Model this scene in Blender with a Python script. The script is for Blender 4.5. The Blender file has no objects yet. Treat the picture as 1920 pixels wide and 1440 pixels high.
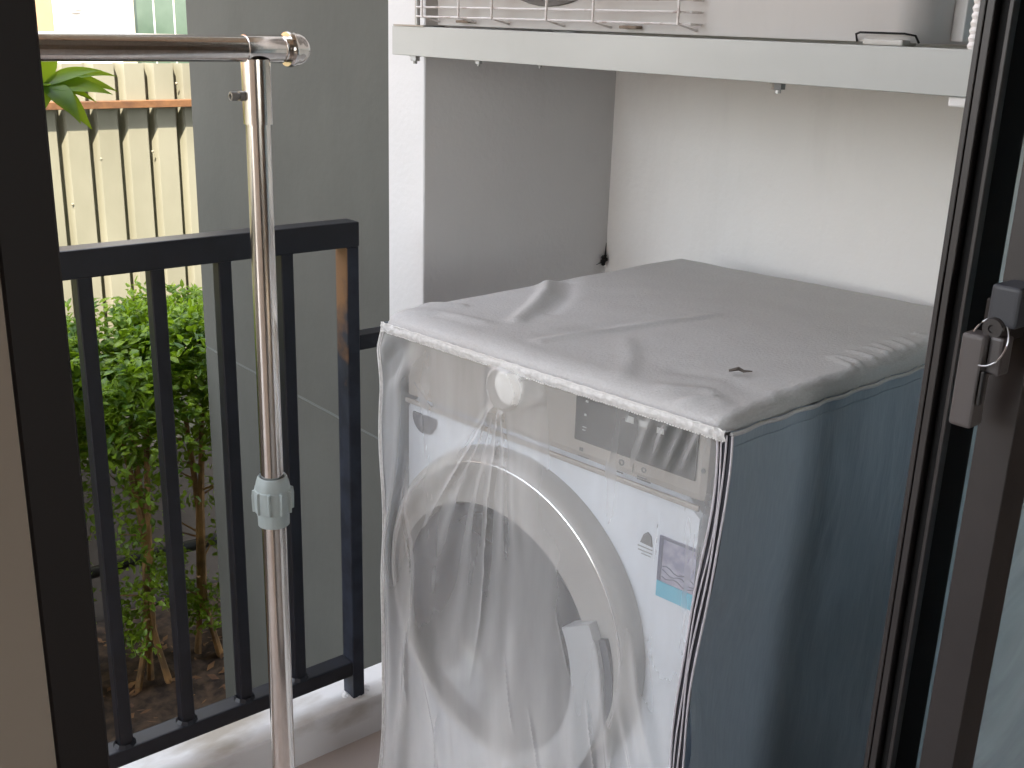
import bpy, bmesh, math, random
from mathutils import Vector, Matrix, noise
random.seed(7)
C = bpy.context.scene.collection
sc = bpy.context.scene
R = math.radians
H = 1.312                      # eye height above the balcony floor; shapes below are given relative to the eye, then lifted by H

# ------------------------------------------------------------------ camera
cam_d = bpy.data.cameras.new('camera'); cam = bpy.data.objects.new('camera', cam_d); C.objects.link(cam)
def cam_basis(yaw, p, r):
    f = Vector((-math.cos(yaw)*math.cos(p), math.sin(yaw)*math.cos(p), -math.sin(p)))
    rt = f.cross(Vector((0, 0, 1))).normalized(); dn = f.cross(rt)
    rt2 = rt*math.cos(r) + dn*math.sin(r); dn2 = dn*math.cos(r) - rt*math.sin(r)
    return rt2, dn2, f
rt, dn, fw = cam_basis(.70057564, .31641081, -.0320357)
cam.matrix_world = Matrix(((rt.x, -dn.x, -fw.x, 0), (rt.y, -dn.y, -fw.y, 0), (rt.z, -dn.z, -fw.z, H), (0, 0, 0, 1)))
cam_d.sensor_width = 36; cam_d.lens = 38.914; cam_d.clip_start = .02; cam_d.clip_end = 500
sc.camera = cam
# ------------------------------------------------------------------ sky and sun
SUN = Vector((1.0, -.85, 1.95)).normalized()
w = bpy.data.worlds.new('World'); sc.world = w; w.use_nodes = True
nt = w.node_tree; bg = nt.nodes['Background']
sky = nt.nodes.new('ShaderNodeTexSky'); sky.sky_type = 'NISHITA'; sky.sun_disc = False
sky.sun_elevation = math.asin(SUN.z); sky.sun_rotation = math.atan2(SUN.x, SUN.y)
hs = nt.nodes.new('ShaderNodeHueSaturation'); hs.inputs['Saturation'].default_value = .32
nt.links.new(sky.outputs[0], hs.inputs['Color']); nt.links.new(hs.outputs[0], bg.inputs[0]); bg.inputs[1].default_value = .15
sd = bpy.data.lights.new('sun', 'SUN'); sd.energy = 2.0; sd.angle = R(.5); sd.color = (1, .91, .74)
so = bpy.data.objects.new('sun', sd); C.objects.link(so); so.rotation_euler = SUN.to_track_quat('Z', 'Y').to_euler()
sc.view_settings.view_transform = 'Standard'; sc.view_settings.look = 'None'
sc.view_settings.exposure = 3.08; sc.view_settings.gamma = 1
sc.cycles.use_denoising = True; sc.cycles.denoising_prefilter = 'ACCURATE'; sc.cycles.use_adaptive_sampling = False; sc.cycles.sample_clamp_indirect = 4; sc.cycles.max_bounces = 12; sc.cycles.diffuse_bounces = 6; sc.cycles.transparent_max_bounces = 16
sc.cycles.caustics_reflective = False; sc.cycles.caustics_refractive = False

# ------------------------------------------------------------------ materials
def mat(name, col, rough=.6, metal=0, var=0, vs=8, bump=0, bs=60, col2=None, spec=.5, stretch=(1, 1, 1), vc=(.35, .65), speck=0, sps=40):
    m = bpy.data.materials.new(name); m.use_nodes = True; t = m.node_tree; b = t.nodes['Principled BSDF']
    b.inputs['Roughness'].default_value = rough; b.inputs['Metallic'].default_value = metal
    b.inputs['Specular IOR Level'].default_value = spec
    b.inputs['Base Color'].default_value = (*col, 1)
    tc = t.nodes.new('ShaderNodeTexCoord'); mp = t.nodes.new('ShaderNodeMapping'); mp.inputs['Scale'].default_value = stretch
    t.links.new(tc.outputs['Object'], mp.inputs[0])
    if var or col2:
        n = t.nodes.new('ShaderNodeTexNoise'); n.inputs['Scale'].default_value = vs; n.inputs['Detail'].default_value = 6
        t.links.new(mp.outputs[0], n.inputs['Vector'])
        cr = t.nodes.new('ShaderNodeValToRGB'); c2 = col2 or tuple(c*(1-var) for c in col); c1 = col if col2 else tuple(min(1, c*(1+var*.5)) for c in col)
        cr.color_ramp.elements[0].position = vc[0]; cr.color_ramp.elements[1].position = vc[1]
        cr.color_ramp.elements[0].color = (*c2, 1); cr.color_ramp.elements[1].color = (*c1, 1)
        t.links.new(n.outputs[0], cr.inputs[0]); t.links.new(cr.outputs[0], b.inputs['Base Color'])
    if speck:
        src = b.inputs['Base Color'].links[0].from_socket if b.inputs['Base Color'].links else None
        n3 = t.nodes.new('ShaderNodeTexNoise'); n3.inputs['Scale'].default_value = sps; n3.inputs['Detail'].default_value = 2; t.links.new(tc.outputs['Object'], n3.inputs['Vector'])
        c3 = t.nodes.new('ShaderNodeValToRGB'); c3.color_ramp.elements[0].position = .70; c3.color_ramp.elements[1].position = .74; c3.color_ramp.elements[0].color = (0, 0, 0, 1); c3.color_ramp.elements[1].color = (speck,)*3+(1,)
        n4 = t.nodes.new('ShaderNodeTexNoise'); n4.inputs['Scale'].default_value = 2.2; n4.inputs['Detail'].default_value = 8; n4.inputs['Roughness'].default_value = .7
        m4 = t.nodes.new('ShaderNodeMapping'); m4.inputs['Scale'].default_value = (3, 3, .6); t.links.new(tc.outputs['Object'], m4.inputs[0]); t.links.new(m4.outputs[0], n4.inputs['Vector'])
        c4 = t.nodes.new('ShaderNodeMapRange'); c4.inputs['From Min'].default_value = .52; c4.inputs['From Max'].default_value = .75; c4.inputs['To Max'].default_value = .09; t.links.new(n4.outputs[0], c4.inputs['Value'])
        ad = t.nodes.new('ShaderNodeMath'); ad.operation = 'ADD'; ad.use_clamp = True; t.links.new(c3.outputs[0], ad.inputs[0]); t.links.new(c4.outputs[0], ad.inputs[1])
        x3 = t.nodes.new('ShaderNodeMix'); x3.data_type = 'RGBA'; t.links.new(ad.outputs[0], x3.inputs[0]); x3.inputs[6].default_value = (*col, 1); x3.inputs[7].default_value = (col[0]*.35, col[1]*.32, col[2]*.28, 1)
        if src: t.links.new(src, x3.inputs[6])
        t.links.new(x3.outputs[2], b.inputs['Base Color'])
    if bump:
        n2 = t.nodes.new('ShaderNodeTexNoise'); n2.inputs['Scale'].default_value = bs; n2.inputs['Detail'].default_value = 4
        t.links.new(mp.outputs[0], n2.inputs['Vector'])
        bp = t.nodes.new('ShaderNodeBump'); bp.inputs['Strength'].default_value = bump; bp.inputs['Distance'].default_value = .002
        t.links.new(n2.outputs[0], bp.inputs['Height']); t.links.new(bp.outputs[0], b.inputs['Normal'])
    return m
def glassy(name, col, alpha, rough, ior=1.45, graze=0):
    m = bpy.data.materials.new(name); m.use_nodes = True; t = m.node_tree; b = t.nodes['Principled BSDF']; o = t.nodes['Material Output']
    b.inputs['Base Color'].default_value = (*col, 1); b.inputs['Roughness'].default_value = rough; b.inputs['IOR'].default_value = ior
    tr = t.nodes.new('ShaderNodeBsdfTransparent'); mx = t.nodes.new('ShaderNodeMixShader'); lw = t.nodes.new('ShaderNodeLayerWeight'); lw.inputs['Blend'].default_value = .35
    mr = t.nodes.new('ShaderNodeMapRange'); mr.inputs['To Min'].default_value = alpha; mr.inputs['To Max'].default_value = min(1, alpha+graze)
    t.links.new(lw.outputs['Facing'], mr.inputs['Value']); t.links.new(mr.outputs[0], mx.inputs[0])
    t.links.new(tr.outputs[0], mx.inputs[1]); t.links.new(b.outputs[0], mx.inputs[2]); t.links.new(mx.outputs[0], o.inputs['Surface'])
    return m
M = {}
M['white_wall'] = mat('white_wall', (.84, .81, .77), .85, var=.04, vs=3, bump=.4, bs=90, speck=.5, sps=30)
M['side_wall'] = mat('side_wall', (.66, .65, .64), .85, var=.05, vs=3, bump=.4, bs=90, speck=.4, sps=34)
M['grey_wall'] = mat('grey_wall', (.092, .093, .082), .9, var=.09, vs=4, bump=.35, bs=60, speck=.5, sps=26, stretch=(1, 1, .8))
M['joint'] = mat('joint', (.14, .15, .14), .9, bump=.3)
M['beige'] = mat('beige_paint', (.37, .30, .24), .85, var=.04, bump=.2)
M['ceil'] = mat('ceiling_paint', (.7, .68, .65), .9)
M['kerb'] = mat('kerb_paint', (.80, .785, .76), .8, vs=11, col2=(.46, .41, .34), bump=.6, bs=40, vc=(.33, .50), stretch=(1, .45, 1))
M['soil'] = mat('soil', (.11, .07, .045), .95, vs=30, col2=(.03, .02, .014), bump=1, bs=60)
M['black_metal'] = mat('black_rail_paint', (.006, .007, .012), .42, var=.4, vs=30, bump=.15, bs=25)
M['frame'] = mat('bronze_aluminium', (.036, .030, .028), .42, var=.12, vs=14, bump=.05, bs=120)
M['deep_black'] = mat('black_and_shade', (.006, .005, .005), .8)  # black parts, and painted shade on the unlit outer stile
M['frame_dark'] = mat('dark_frame', (.013, .0085, .0075), .6, spec=.4)
M['chrome'] = mat('polished_steel', (.82, .79, .75), .17, metal=1, bump=.03, bs=30, stretch=(3, 3, 1), var=.06, vs=60)
M['grey_plastic'] = mat('grey_plastic', (.36, .41, .40), .45, var=.06, vs=40, bump=.05)
M['beam'] = mat('painted_steel', (.47, .48, .455), .5, var=.07, vs=7, bump=.2, bs=30, stretch=(.4, 1, 1), speck=.6, sps=45)
M['ac'] = mat('ac_casing', (.84, .81, .79), .5, vs=6, col2=(.77, .72, .69), bump=.05, vc=(.3, .5), speck=.4, sps=30)
M['ac_side'] = mat('ac_side_panel', (.52, .50, .46), .55, var=.06)
M['wire'] = mat('grille_wire', (.62, .58, .56), .4, vs=60, col2=(.30, .22, .18), vc=(.25, .42))
M['dark'] = mat('dark_plastic', (.02, .02, .02), .5)
M['steel'] = mat('zinc_bolt', (.35, .35, .34), .4, metal=.7, var=.2)
M['mach'] = mat('machine_white', (.76, .81, .87), .3)
M['silver'] = mat('machine_silver', (.37, .34, .30), .35)
M['ring'] = mat('door_ring', (.40, .39, .37), .3)
M['recess_shade'] = mat('painted_recess', (.07, .08, .10), .5)  # dark colour painted in for the shade of recesses
M['bowl'] = mat('door_glass', (.022, .028, .040), .12)
M['display'] = mat('display_panel', (.035, .04, .037), .2)
M['mark'] = mat('panel_print', (.12, .12, .12), .6)
M['lcd'] = mat('display_print', (.5, .52, .5), .6)
M['violet'] = mat('sticker_violet', (.22, .22, .34), .5, vs=60, col2=(.45, .45, .55))
M['violetd'] = mat('sticker_edge', (.10, .11, .18), .5)
M['cyan'] = mat('sticker_cyan', (.07, .48, .66), .5)
M['knob'] = mat('knob_white', (.95, .94, .90), .35)
M['cloth'] = mat('cover_cloth', (.53, .52, .505), .52, vs=420, col2=(.47, .46, .445), bump=.4, bs=420, vc=(.3, .7), stretch=(1, .5, 1))
M['cloth_side'] = mat('cover_side_cloth', (.30, .355, .40), .55, vs=260, col2=(.27, .32, .365), bump=.35, bs=300, stretch=(1, 1, .12), vc=(.3, .7))
M['ribbon'] = mat('binding_tape', (.74, .73, .71), .5, var=.12, vs=160, bump=.7, bs=260)
M['piping'] = mat('zip_tape_light', (.62, .59, .62), .5, bump=.5, bs=500)
M['zipdark'] = mat('zip_tape_dark', (.035, .035, .045), .6, bump=.6, bs=600)
M['pvc'] = glassy('clear_pvc', (.83, .82, .80), .215, .13, ior=1.65, graze=.45)
t_ = M['pvc'].node_tree; b_ = t_.nodes['Principled BSDF']
n_ = t_.nodes.new('ShaderNodeTexNoise'); n_.inputs['Scale'].default_value = 14; n_.inputs['Detail'].default_value = 3
tc_ = t_.nodes.new('ShaderNodeTexCoord'); mp_ = t_.nodes.new('ShaderNodeMapping'); mp_.inputs['Scale'].default_value = (1, 1, .35)
t_.links.new(tc_.outputs['Object'], mp_.inputs[0]); t_.links.new(mp_.outputs[0], n_.inputs['Vector'])
bp_ = t_.nodes.new('ShaderNodeBump'); bp_.inputs['Strength'].default_value = .35; bp_.inputs['Distance'].default_value = .01
t_.links.new(n_.outputs[0], bp_.inputs['Height']); t_.links.new(bp_.outputs[0], b_.inputs['Normal'])
mx_ = [n for n in t_.nodes if n.type == 'MIX_SHADER'][0]; mr_ = [n for n in t_.nodes if n.type == 'MAP_RANGE'][0]
n5 = t_.nodes.new('ShaderNodeTexNoise'); n5.inputs['Scale'].default_value = 7; n5.inputs['Detail'].default_value = 5
m5 = t_.nodes.new('ShaderNodeMapping'); m5.inputs['Scale'].default_value = (1.6, 1.6, .3); t_.links.new(tc_.outputs['Object'], m5.inputs[0]); t_.links.new(m5.outputs[0], n5.inputs['Vector'])
r5 = t_.nodes.new('ShaderNodeMapRange'); r5.inputs['From Min'].default_value = .38; r5.inputs['From Max'].default_value = .66; r5.inputs['To Min'].default_value = -.06; r5.inputs['To Max'].default_value = .11; t_.links.new(n5.outputs[0], r5.inputs['Value'])
s5 = t_.nodes.new('ShaderNodeSeparateXYZ'); t_.links.new(tc_.outputs['Object'], s5.inputs[0])
g5 = t_.nodes.new('ShaderNodeMapRange'); g5.inputs['From Min'].default_value = .60; g5.inputs['From Max'].default_value = .25; g5.inputs['To Max'].default_value = .25; t_.links.new(s5.outputs['Z'], g5.inputs['Value'])
a5 = t_.nodes.new('ShaderNodeMath'); t_.links.new(mr_.outputs[0], a5.inputs[0]); t_.links.new(r5.outputs[0], a5.inputs[1])
a6 = t_.nodes.new('ShaderNodeMath'); a6.use_clamp = True; t_.links.new(a5.outputs[0], a6.inputs[0]); t_.links.new(g5.outputs[0], a6.inputs[1]); t_.links.new(a6.outputs[0], mx_.inputs[0])
M['glass'] = glassy('door_pane', (.62, .74, .78), .26, .03, graze=.3)
t_ = M['glass'].node_tree; mx_ = [n for n in t_.nodes if n.type == 'MIX_SHADER'][0]; mr_ = [n for n in t_.nodes if n.type == 'MAP_RANGE'][0]
n5 = t_.nodes.new('ShaderNodeTexNoise'); n5.inputs['Scale'].default_value = 3.5; n5.inputs['Detail'].default_value = 5; n5.inputs['Distortion'].default_value = 1.5
tc5 = t_.nodes.new('ShaderNodeTexCoord'); t_.links.new(tc5.outputs['Object'], n5.inputs['Vector'])
r5 = t_.nodes.new('ShaderNodeMapRange'); r5.inputs['From Min'].default_value = .4; r5.inputs['From Max'].default_value = .65; r5.inputs['To Max'].default_value = .35; t_.links.new(n5.outputs[0], r5.inputs['Value'])  # pale cloudy opacity stands in for a reflection in the pane
a5 = t_.nodes.new('ShaderNodeMath'); a5.use_clamp = True; t_.links.new(mr_.outputs[0], a5.inputs[0]); t_.links.new(r5.outputs[0], a5.inputs[1]); t_.links.new(a5.outputs[0], mx_.inputs[0])
M['fence'] = mat('fence_sheet', (.25, .238, .182), .5, vs=5, col2=(.205, .195, .145), bump=1.0, bs=7, stretch=(1, 1, .6), vc=(.3, .6), speck=.3, sps=22)
M['rust'] = mat('rusty_steel', (.19, .085, .03), .8, vs=18, col2=(.07, .03, .014), bump=.5)
M['plinth'] = mat('fence_plinth', (.12, .10, .085), .9, var=.2, vs=4, bump=.5)
M['leaf'] = mat('leaf', (.21, .31, .02), .42, vs=16, col2=(.04, .10, .010), vc=(.38, .62))
M['leaf_long'] = mat('leaf_long', (.17, .28, .018), .35, vs=12, col2=(.05, .12, .02), vc=(.4, .6))
for k in ('leaf', 'leaf_long'):
    t = M[k].node_tree; b = t.nodes['Principled BSDF']; o = t.nodes['Material Output']
    tl = t.nodes.new('ShaderNodeBsdfTranslucent'); tl.inputs[0].default_value = (.34, .52, .02, 1)
    mx = t.nodes.new('ShaderNodeMixShader'); mx.inputs[0].default_value = .32 if k == 'leaf' else .5
    t.links.new(b.outputs[0], mx.inputs[1]); t.links.new(tl.outputs[0], mx.inputs[2]); t.links.new(mx.outputs[0], o.inputs['Surface'])
M['bark'] = mat('bark', (.34, .19, .07), .85, vs=20, col2=(.15, .09, .04), bump=.6)
M['litter'] = mat('dry_leaf', (.28, .15, .06), .8, vs=10, col2=(.10, .05, .03))
M['house_white'] = mat('house_white', (.86, .85, .82), .85, var=.03)
M['house_beige'] = mat('house_beige', (.34, .22, .12), .85, var=.05)
M['house_cream'] = mat('house_cream', (.40, .35, .28), .85, var=.05)
M['house_green'] = mat('green_pane', (.045, .075, .048), .15, vs=2.5, col2=(.10, .14, .10), vc=(.35, .65))
M['tile_room'] = mat('room_floor', (.45, .38, .32), .5, var=.06)
M['clip'] = mat('stained_clip', (.20, .15, .11), .6, var=.4, vs=60)
# balcony floor tiles
m = mat('floor_tiles', (.47, .40, .36), .5, bump=.1); t = m.node_tree; b = t.nodes['Principled BSDF']
br = t.nodes.new('ShaderNodeTexBrick'); br.offset = 0; br.inputs['Scale'].default_value = 1; br.inputs['Brick Width'].default_value = .30; br.inputs['Row Height'].default_value = .30
br.inputs['Mortar Size'].default_value = .002; br.inputs['Color1'].default_value = (.50, .42, .37, 1); br.inputs['Color2'].default_value = (.44, .37, .33, 1); br.inputs['Mortar'].default_value = (.16, .12, .10, 1)
tc = t.nodes.new('ShaderNodeTexCoord'); mp = t.nodes.new('ShaderNodeMapping'); mp.inputs['Location'].default_value = (.02, .17, 0)
t.links.new(tc.outputs['Object'], mp.inputs[0]); t.links.new(mp.outputs[0], br.inputs[0]); t.links.new(br.outputs[0], b.inputs['Base Color']); M['tiles'] = m
# railing paint with rust on the upper inner side of the end post
m = mat('worn_rail_paint', (.02, .025, .04), .5, bump=.3, bs=60); t = m.node_tree; b = t.nodes['Principled BSDF']
geo = t.nodes.new('ShaderNodeNewGeometry'); sx = t.nodes.new('ShaderNodeSeparateXYZ'); sp = t.nodes.new('ShaderNodeSeparateXYZ')
t.links.new(geo.outputs['Normal'], sx.inputs[0]); t.links.new(geo.outputs['Position'], sp.inputs[0])
ns = t.nodes.new('ShaderNodeTexNoise'); ns.inputs['Scale'].default_value = 26; ns.inputs['Detail'].default_value = 6; t.links.new(geo.outputs['Position'], ns.inputs['Vector'])
def mth(op, a, bb):
    n = t.nodes.new('ShaderNodeMath'); n.operation = op
    for i, v in enumerate((a, bb)):
        if isinstance(v, (int, float)): n.inputs[i].default_value = v
        else: t.links.new(v, n.inputs[i])
    return n.outputs[0]
up = mth('ADD', mth('MULTIPLY', mth('SUBTRACT', sp.outputs['Z'], H-.56), 9.0), mth('MULTIPLY', mth('SUBTRACT', ns.outputs[0], .5), 3.0))
fac = mth('MULTIPLY', mth('LESS_THAN', sx.outputs['Y'], -.7), mth('MINIMUM', mth('MAXIMUM', up, 0), 1))
mxc = t.nodes.new('ShaderNodeMix'); mxc.data_type = 'RGBA'; t.links.new(fac, mxc.inputs[0])
cr = t.nodes.new('ShaderNodeValToRGB'); cr.color_ramp.elements[0].color = (.02, .026, .042, 1); cr.color_ramp.elements[1].color = (.009, .012, .022, 1)
cr.color_ramp.elements[0].position = .4; cr.color_ramp.elements[1].position = .6; t.links.new(ns.outputs[0], cr.inputs[0]); t.links.new(cr.outputs[0], mxc.inputs[6])
mxc.inputs[7].default_value = (.20, .105, .05, 1); t.links.new(mxc.outputs[2], b.inputs['Base Color']); M['worn'] = m

# ------------------------------------------------------------------ mesh helpers
WL = {}
def thing(name, label, cat, loc, group=None):
    o = bpy.data.objects.new(name, None); C.objects.link(o); o.empty_display_size = .1
    o.location = (loc[0], loc[1], loc[2]+H); WL[o.name] = Vector(o.location)
    o['label'] = label; o['category'] = cat
    if group: o['group'] = group
    return o
def obj(name, bm, m, parent=None, smooth=False, label=None, cat=None, group=None, kind=None, auto=None):
    bmesh.ops.recalc_face_normals(bm, faces=bm.faces)
    zs = [v.co for v in bm.verts]
    if parent is not None: base = WL[parent.name].copy()
    else:
        base = Vector(((min(v.x for v in zs)+max(v.x for v in zs))/2, (min(v.y for v in zs)+max(v.y for v in zs))/2, min(v.z for v in zs)+H))
    bmesh.ops.translate(bm, verts=bm.verts, vec=Vector((0, 0, H))-base)
    me = bpy.data.meshes.new(name); bm.to_mesh(me); bm.free()
    for mm in (m if isinstance(m, list) else [m]): me.materials.append(mm)
    if smooth:
        for p in me.polygons: p.use_smooth = True
    if smooth: me.set_sharp_from_angle(angle=R(auto or 42))
    o = bpy.data.objects.new(name, me); C.objects.link(o)
    if parent is not None: o.parent = parent; o.location = (0, 0, 0)
    else: o.location = base
    WL[o.name] = base
    if label: o['label'] = label
    if cat: o['category'] = cat
    if group: o['group'] = group
    if kind: o['kind'] = kind
    return o
def box(bm, x0, x1, y0, y1, z0, z1, bev=0, seg=2):
    n0 = len(bm.verts)
    r = bmesh.ops.create_cube(bm, size=1)
    vs = r['verts']
    for v in vs: v.co = Vector(((x0+x1)/2+v.co.x*(x1-x0), (y0+y1)/2+v.co.y*(y1-y0), (z0+z1)/2+v.co.z*(z1-z0)))
    if bev:
        es = list({e for v in vs for e in v.link_edges})
        bmesh.ops.bevel(bm, geom=es, offset=bev, segments=seg, affect='EDGES', profile=.6)
    return bm
def B(*a, **k):
    bm = bmesh.new(); box(bm, *a, **k); return bm
def tube(bm, pts, r, n=10, cap=True):
    rings = []; pts = [Vector(p) for p in pts]
    ref = Vector((.3, .2, 1)).normalized()
    for i, p in enumerate(pts):
        d = (pts[min(i+1, len(pts)-1)]-pts[max(i-1, 0)]).normalized()
        if abs(d.dot(ref)) > .95: rf = Vector((1, 0, 0))
        else: rf = ref
        a = d.cross(rf).normalized(); b2 = d.cross(a)
        rr = r[i] if isinstance(r, (list, tuple)) else r
        rings.append([bm.verts.new(p+a*rr*math.cos(2*math.pi*k/n)+b2*rr*math.sin(2*math.pi*k/n)) for k in range(n)])
    for i in range(len(rings)-1):
        for k in range(n): bm.faces.new((rings[i][k], rings[i][(k+1) % n], rings[i+1][(k+1) % n], rings[i+1][k]))
    if cap:
        for rg in (rings[0], rings[-1][::-1]): bm.faces.new([bm.verts.new(v.co) for v in rg])
    return bm
def lathe(bm, c, axis, prof, n=40, closed=False):
    """prof: list of (distance along axis, radius)"""
    c = Vector(c); ax = Vector(axis).normalized(); rf = Vector((0, 0, 1)) if abs(ax.z) < .9 else Vector((1, 0, 0))
    a = ax.cross(rf).normalized(); b2 = ax.cross(a); rings = []
    for h, r in prof:
        if r < 1e-5: rings.append([bm.verts.new(c+ax*h)])
        else: rings.append([bm.verts.new(c+ax*h+(a*math.cos(2*math.pi*k/n)+b2*math.sin(2*math.pi*k/n))*r) for k in range(n)])
    for i in range(len(rings)-1):
        p, q = rings[i], rings[i+1]
        for k in range(n):
            k2 = (k+1) % n
            if len(p) == 1 and len(q) > 1: bm.faces.new((p[0], q[k2], q[k]))
            elif len(q) == 1 and len(p) > 1: bm.faces.new((p[k], p[k2], q[0]))
            elif len(p) > 1: bm.faces.new((p[k], p[k2], q[k2], q[k]))
    return bm
def grid(nu, nv, f):
    bm = bmesh.new(); g = [[bm.verts.new(f(i/nu, j/nv)) for j in range(nv+1)] for i in range(nu+1)]
    for i in range(nu):
        for j in range(nv): bm.faces.new((g[i][j], g[i+1][j], g[i+1][j+1], g[i][j+1]))
    return bm
def prism(poly, y0, y1, plane='xz'):
    bm = bmesh.new()
    def P(a, b, c): return (a, c, b) if plane == 'xz' else ((c, a, b) if plane == 'yz' else (a, b, c))
    A_ = [bm.verts.new(P(a, b, y0)) for a, b in poly]; B_ = [bm.verts.new(P(a, b, y1)) for a, b in poly]
    bm.faces.new(A_); bm.faces.new(B_[::-1]); n = len(poly)
    for i in range(n): bm.faces.new((A_[i], A_[(i+1) % n], B_[(i+1) % n], B_[i]))
    return bm
def sstep(a, b, x):
    t = max(0, min(1, (x-a)/(b-a))); return t*t*(3-2*t)

# ================================================================== SETTING
FZ = -H
obj('floor', B(-1.55, -.44, -4, 1.573, FZ-.25, FZ), M['tiles'], kind='structure')
obj('room_floor', B(-.44, 3.3, -4, 4, FZ-.25, FZ+.012), M['tile_room'], kind='structure')
def soil_f(u, v):
    x = -1.66-u**2*60; y = -40+80*v
    return (x, y, -1.93+.03*noise.noise((x*2, y*2, 0)) if u < .3 else -1.93)
bmg = grid(60, 160, soil_f); obj('ground', bmg, M['soil'], kind='structure')
def near_soil(u, v):
    x = -1.70-u*1.6; y = -1+4*v
    return (x, y, -1.90+.02*noise.noise((x*6, y*6, 3))+.012*noise.noise((x*25, y*25, 1)))
obj('garden_bed', grid(80, 160, near_soil), M['soil'], smooth=True, kind='structure')
obj('kerb', B(-1.640, -1.547, -4, 1.1185, -1.95, -1.230, bev=.006), M['kerb'], smooth=False, kind='structure')
obj('ceiling', B(-1.75, -.44, -5, 1.573, 1.74, 1.97), M['ceil'], kind='structure')
# dry leaf litter
bm = bmesh.new()
for i in range(900):
    x = random.uniform(-3.2, -1.7); y = random.uniform(.2, 2); s = random.uniform(.008, .024); a = random.uniform(0, 6.28)
    z = -1.893+random.uniform(0, .012); d = Vector((math.cos(a), math.sin(a), random.uniform(-.3, .5))).normalized()*s; e = Vector((-math.sin(a), math.cos(a), random.uniform(-.5, .5)))*s*.42
    p = Vector((x, y, z)); bm.faces.new([bm.verts.new(q) for q in (p-d, p+e, p+d, p-e)])
obj('leaf_litter', bm, M['litter'], label='brown dry leaves scattered on the soil below the balcony', cat='leaf litter', kind='stuff')

gw = thing('grey_wall', 'tall matt grey outer wall with one horizontal joint, behind the black railing', 'wall', (-2.1, 1.4, -1.95))
bm = bmesh.new()
box(bm, -2.532, -1.694, 1.126, 1.72, -1.95, -.8005); box(bm, -2.532, -1.694, 1.126, 1.72, -.7945, 4)
obj('wall_body', bm, M['grey_wall'], gw)
obj('joint_line', B(-2.530, -1.696, 1.1275, 1.70, -.8005, -.7945), M['joint'], gw)
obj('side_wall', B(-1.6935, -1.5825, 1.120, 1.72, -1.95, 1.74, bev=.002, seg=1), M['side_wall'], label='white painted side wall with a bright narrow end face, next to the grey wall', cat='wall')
obj('back_wall', B(-1.5825, -.40, 1.573, 1.72, FZ-.25, 1.74), M['white_wall'], label='plain white back wall behind the washing machine', cat='wall')
# building above and room shell
obj('upper_storey', B(-.52, 3.4, -5, 4, 1.975, 3.9), M['ceil'], label='plain upper storey above the room and balcony', cat='building')
rw = thing('room_wall', 'beige interior wall at the far left, beside the dark door frame', 'wall', (-.49, -1.5, FZ))
obj('wall_face', B(-.548, -.44, -4, .1150, FZ-.2, 1.74), M['beige'], rw)
obj('end_wall', B(-.40, 3.3, 3.4, 3.5, FZ, 1.25), M['beige'], label='beige end wall of the room beyond the sliding door panels', cat='wall')
obj('near_wall', B(-.44, 3.3, -4.1, -4.0, FZ, 1.25), M['beige'], label='beige wall at the near end of the room', cat='wall')
obj('partition_wall', B(-.55, -.40, 1.69, 3.4, FZ, 1.25), M['beige'], label='beige wall beyond the sliding door', cat='wall')
bm = bmesh.new(); box(bm, 3.2, 3.3, -4, -.9, FZ, 1.25); box(bm, 3.2, 3.3, .6, 3.4, FZ, 1.25); box(bm, 3.2, 3.3, -.9, .6, FZ, -.3); box(bm, 3.2, 3.3, -.9, .6, .6, 1.25)
obj('light_opening_wall', bm, M['beige'], label='beige room wall behind the viewer, with an unseen window opening added to light the room', cat='wall')  # unseen opening, added and sized to light the room
obj('room_ceiling', B(-.4395, 3.3, -4, 3.5, 1.25, 1.40), M['ceil'], kind='structure')

# ================================================================== RAILING
rl = thing('balcony_railing', 'black metal balcony railing with square bars and a rust patch on its end post', 'railing', (-1.58, .2, -1.23))
obj('top_rail', B(-1.601, -1.562, -2.6, .9755, -.3645, -.3225, bev=.003), M['black_metal'], rl)
obj('bottom_rail', B(-1.600, -1.564, -2.6, .9505, -1.181, -1.151, bev=.003), M['black_metal'], rl)
for k in range(-27, 4):
    y = .834+.1075*(k-3)
    if abs(y+1.0) < .05: continue
    o = obj('bar', B(-1.592, -1.570, y, y+.022, -1.1512, -.3643, bev=.0015, seg=1), M['black_metal'], rl)
    obj('weld_collar', lathe(bmesh.new(), (-1.581, y+.011, -1.1512), (0, 0, 1), [(0, .019), (.003, .017), (.006, .015)], n=10), M['black_metal'], o)
obj('post', B(-1.5995, -1.5632, .9505, .9750, -1.232, -.3642, bev=.0015, seg=1), M['worn'], rl, label='end post with a rusty upper side')
obj('post', B(-1.5995, -1.5632, -1.02, -.996, -1.232, -.3642, bev=.0015, seg=1), M['black_metal'], rl)
obj('stub_rail', B(-1.598, -1.5655, .9752, 1.1195, -.546, -.519, bev=.002), M['black_metal'], rl)
# rough cement patch at the foot of the post
bm = bmesh.new()
for i in range(26):
    a = random.uniform(0, 6.28); d = random.uniform(.01, .03); p = Vector((-1.581+math.cos(a)*d*.9, .963+math.sin(a)*d, -1.231)); s = random.uniform(.003, .008)
    vs = bmesh.ops.create_icosphere(bm, subdivisions=1, radius=s)['verts']
    for v in vs: v.co = Vector((v.co.x*1.4, v.co.y, v.co.z*.6))+p
obj('cement_patch', bm, M['kerb'], rl)

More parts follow.
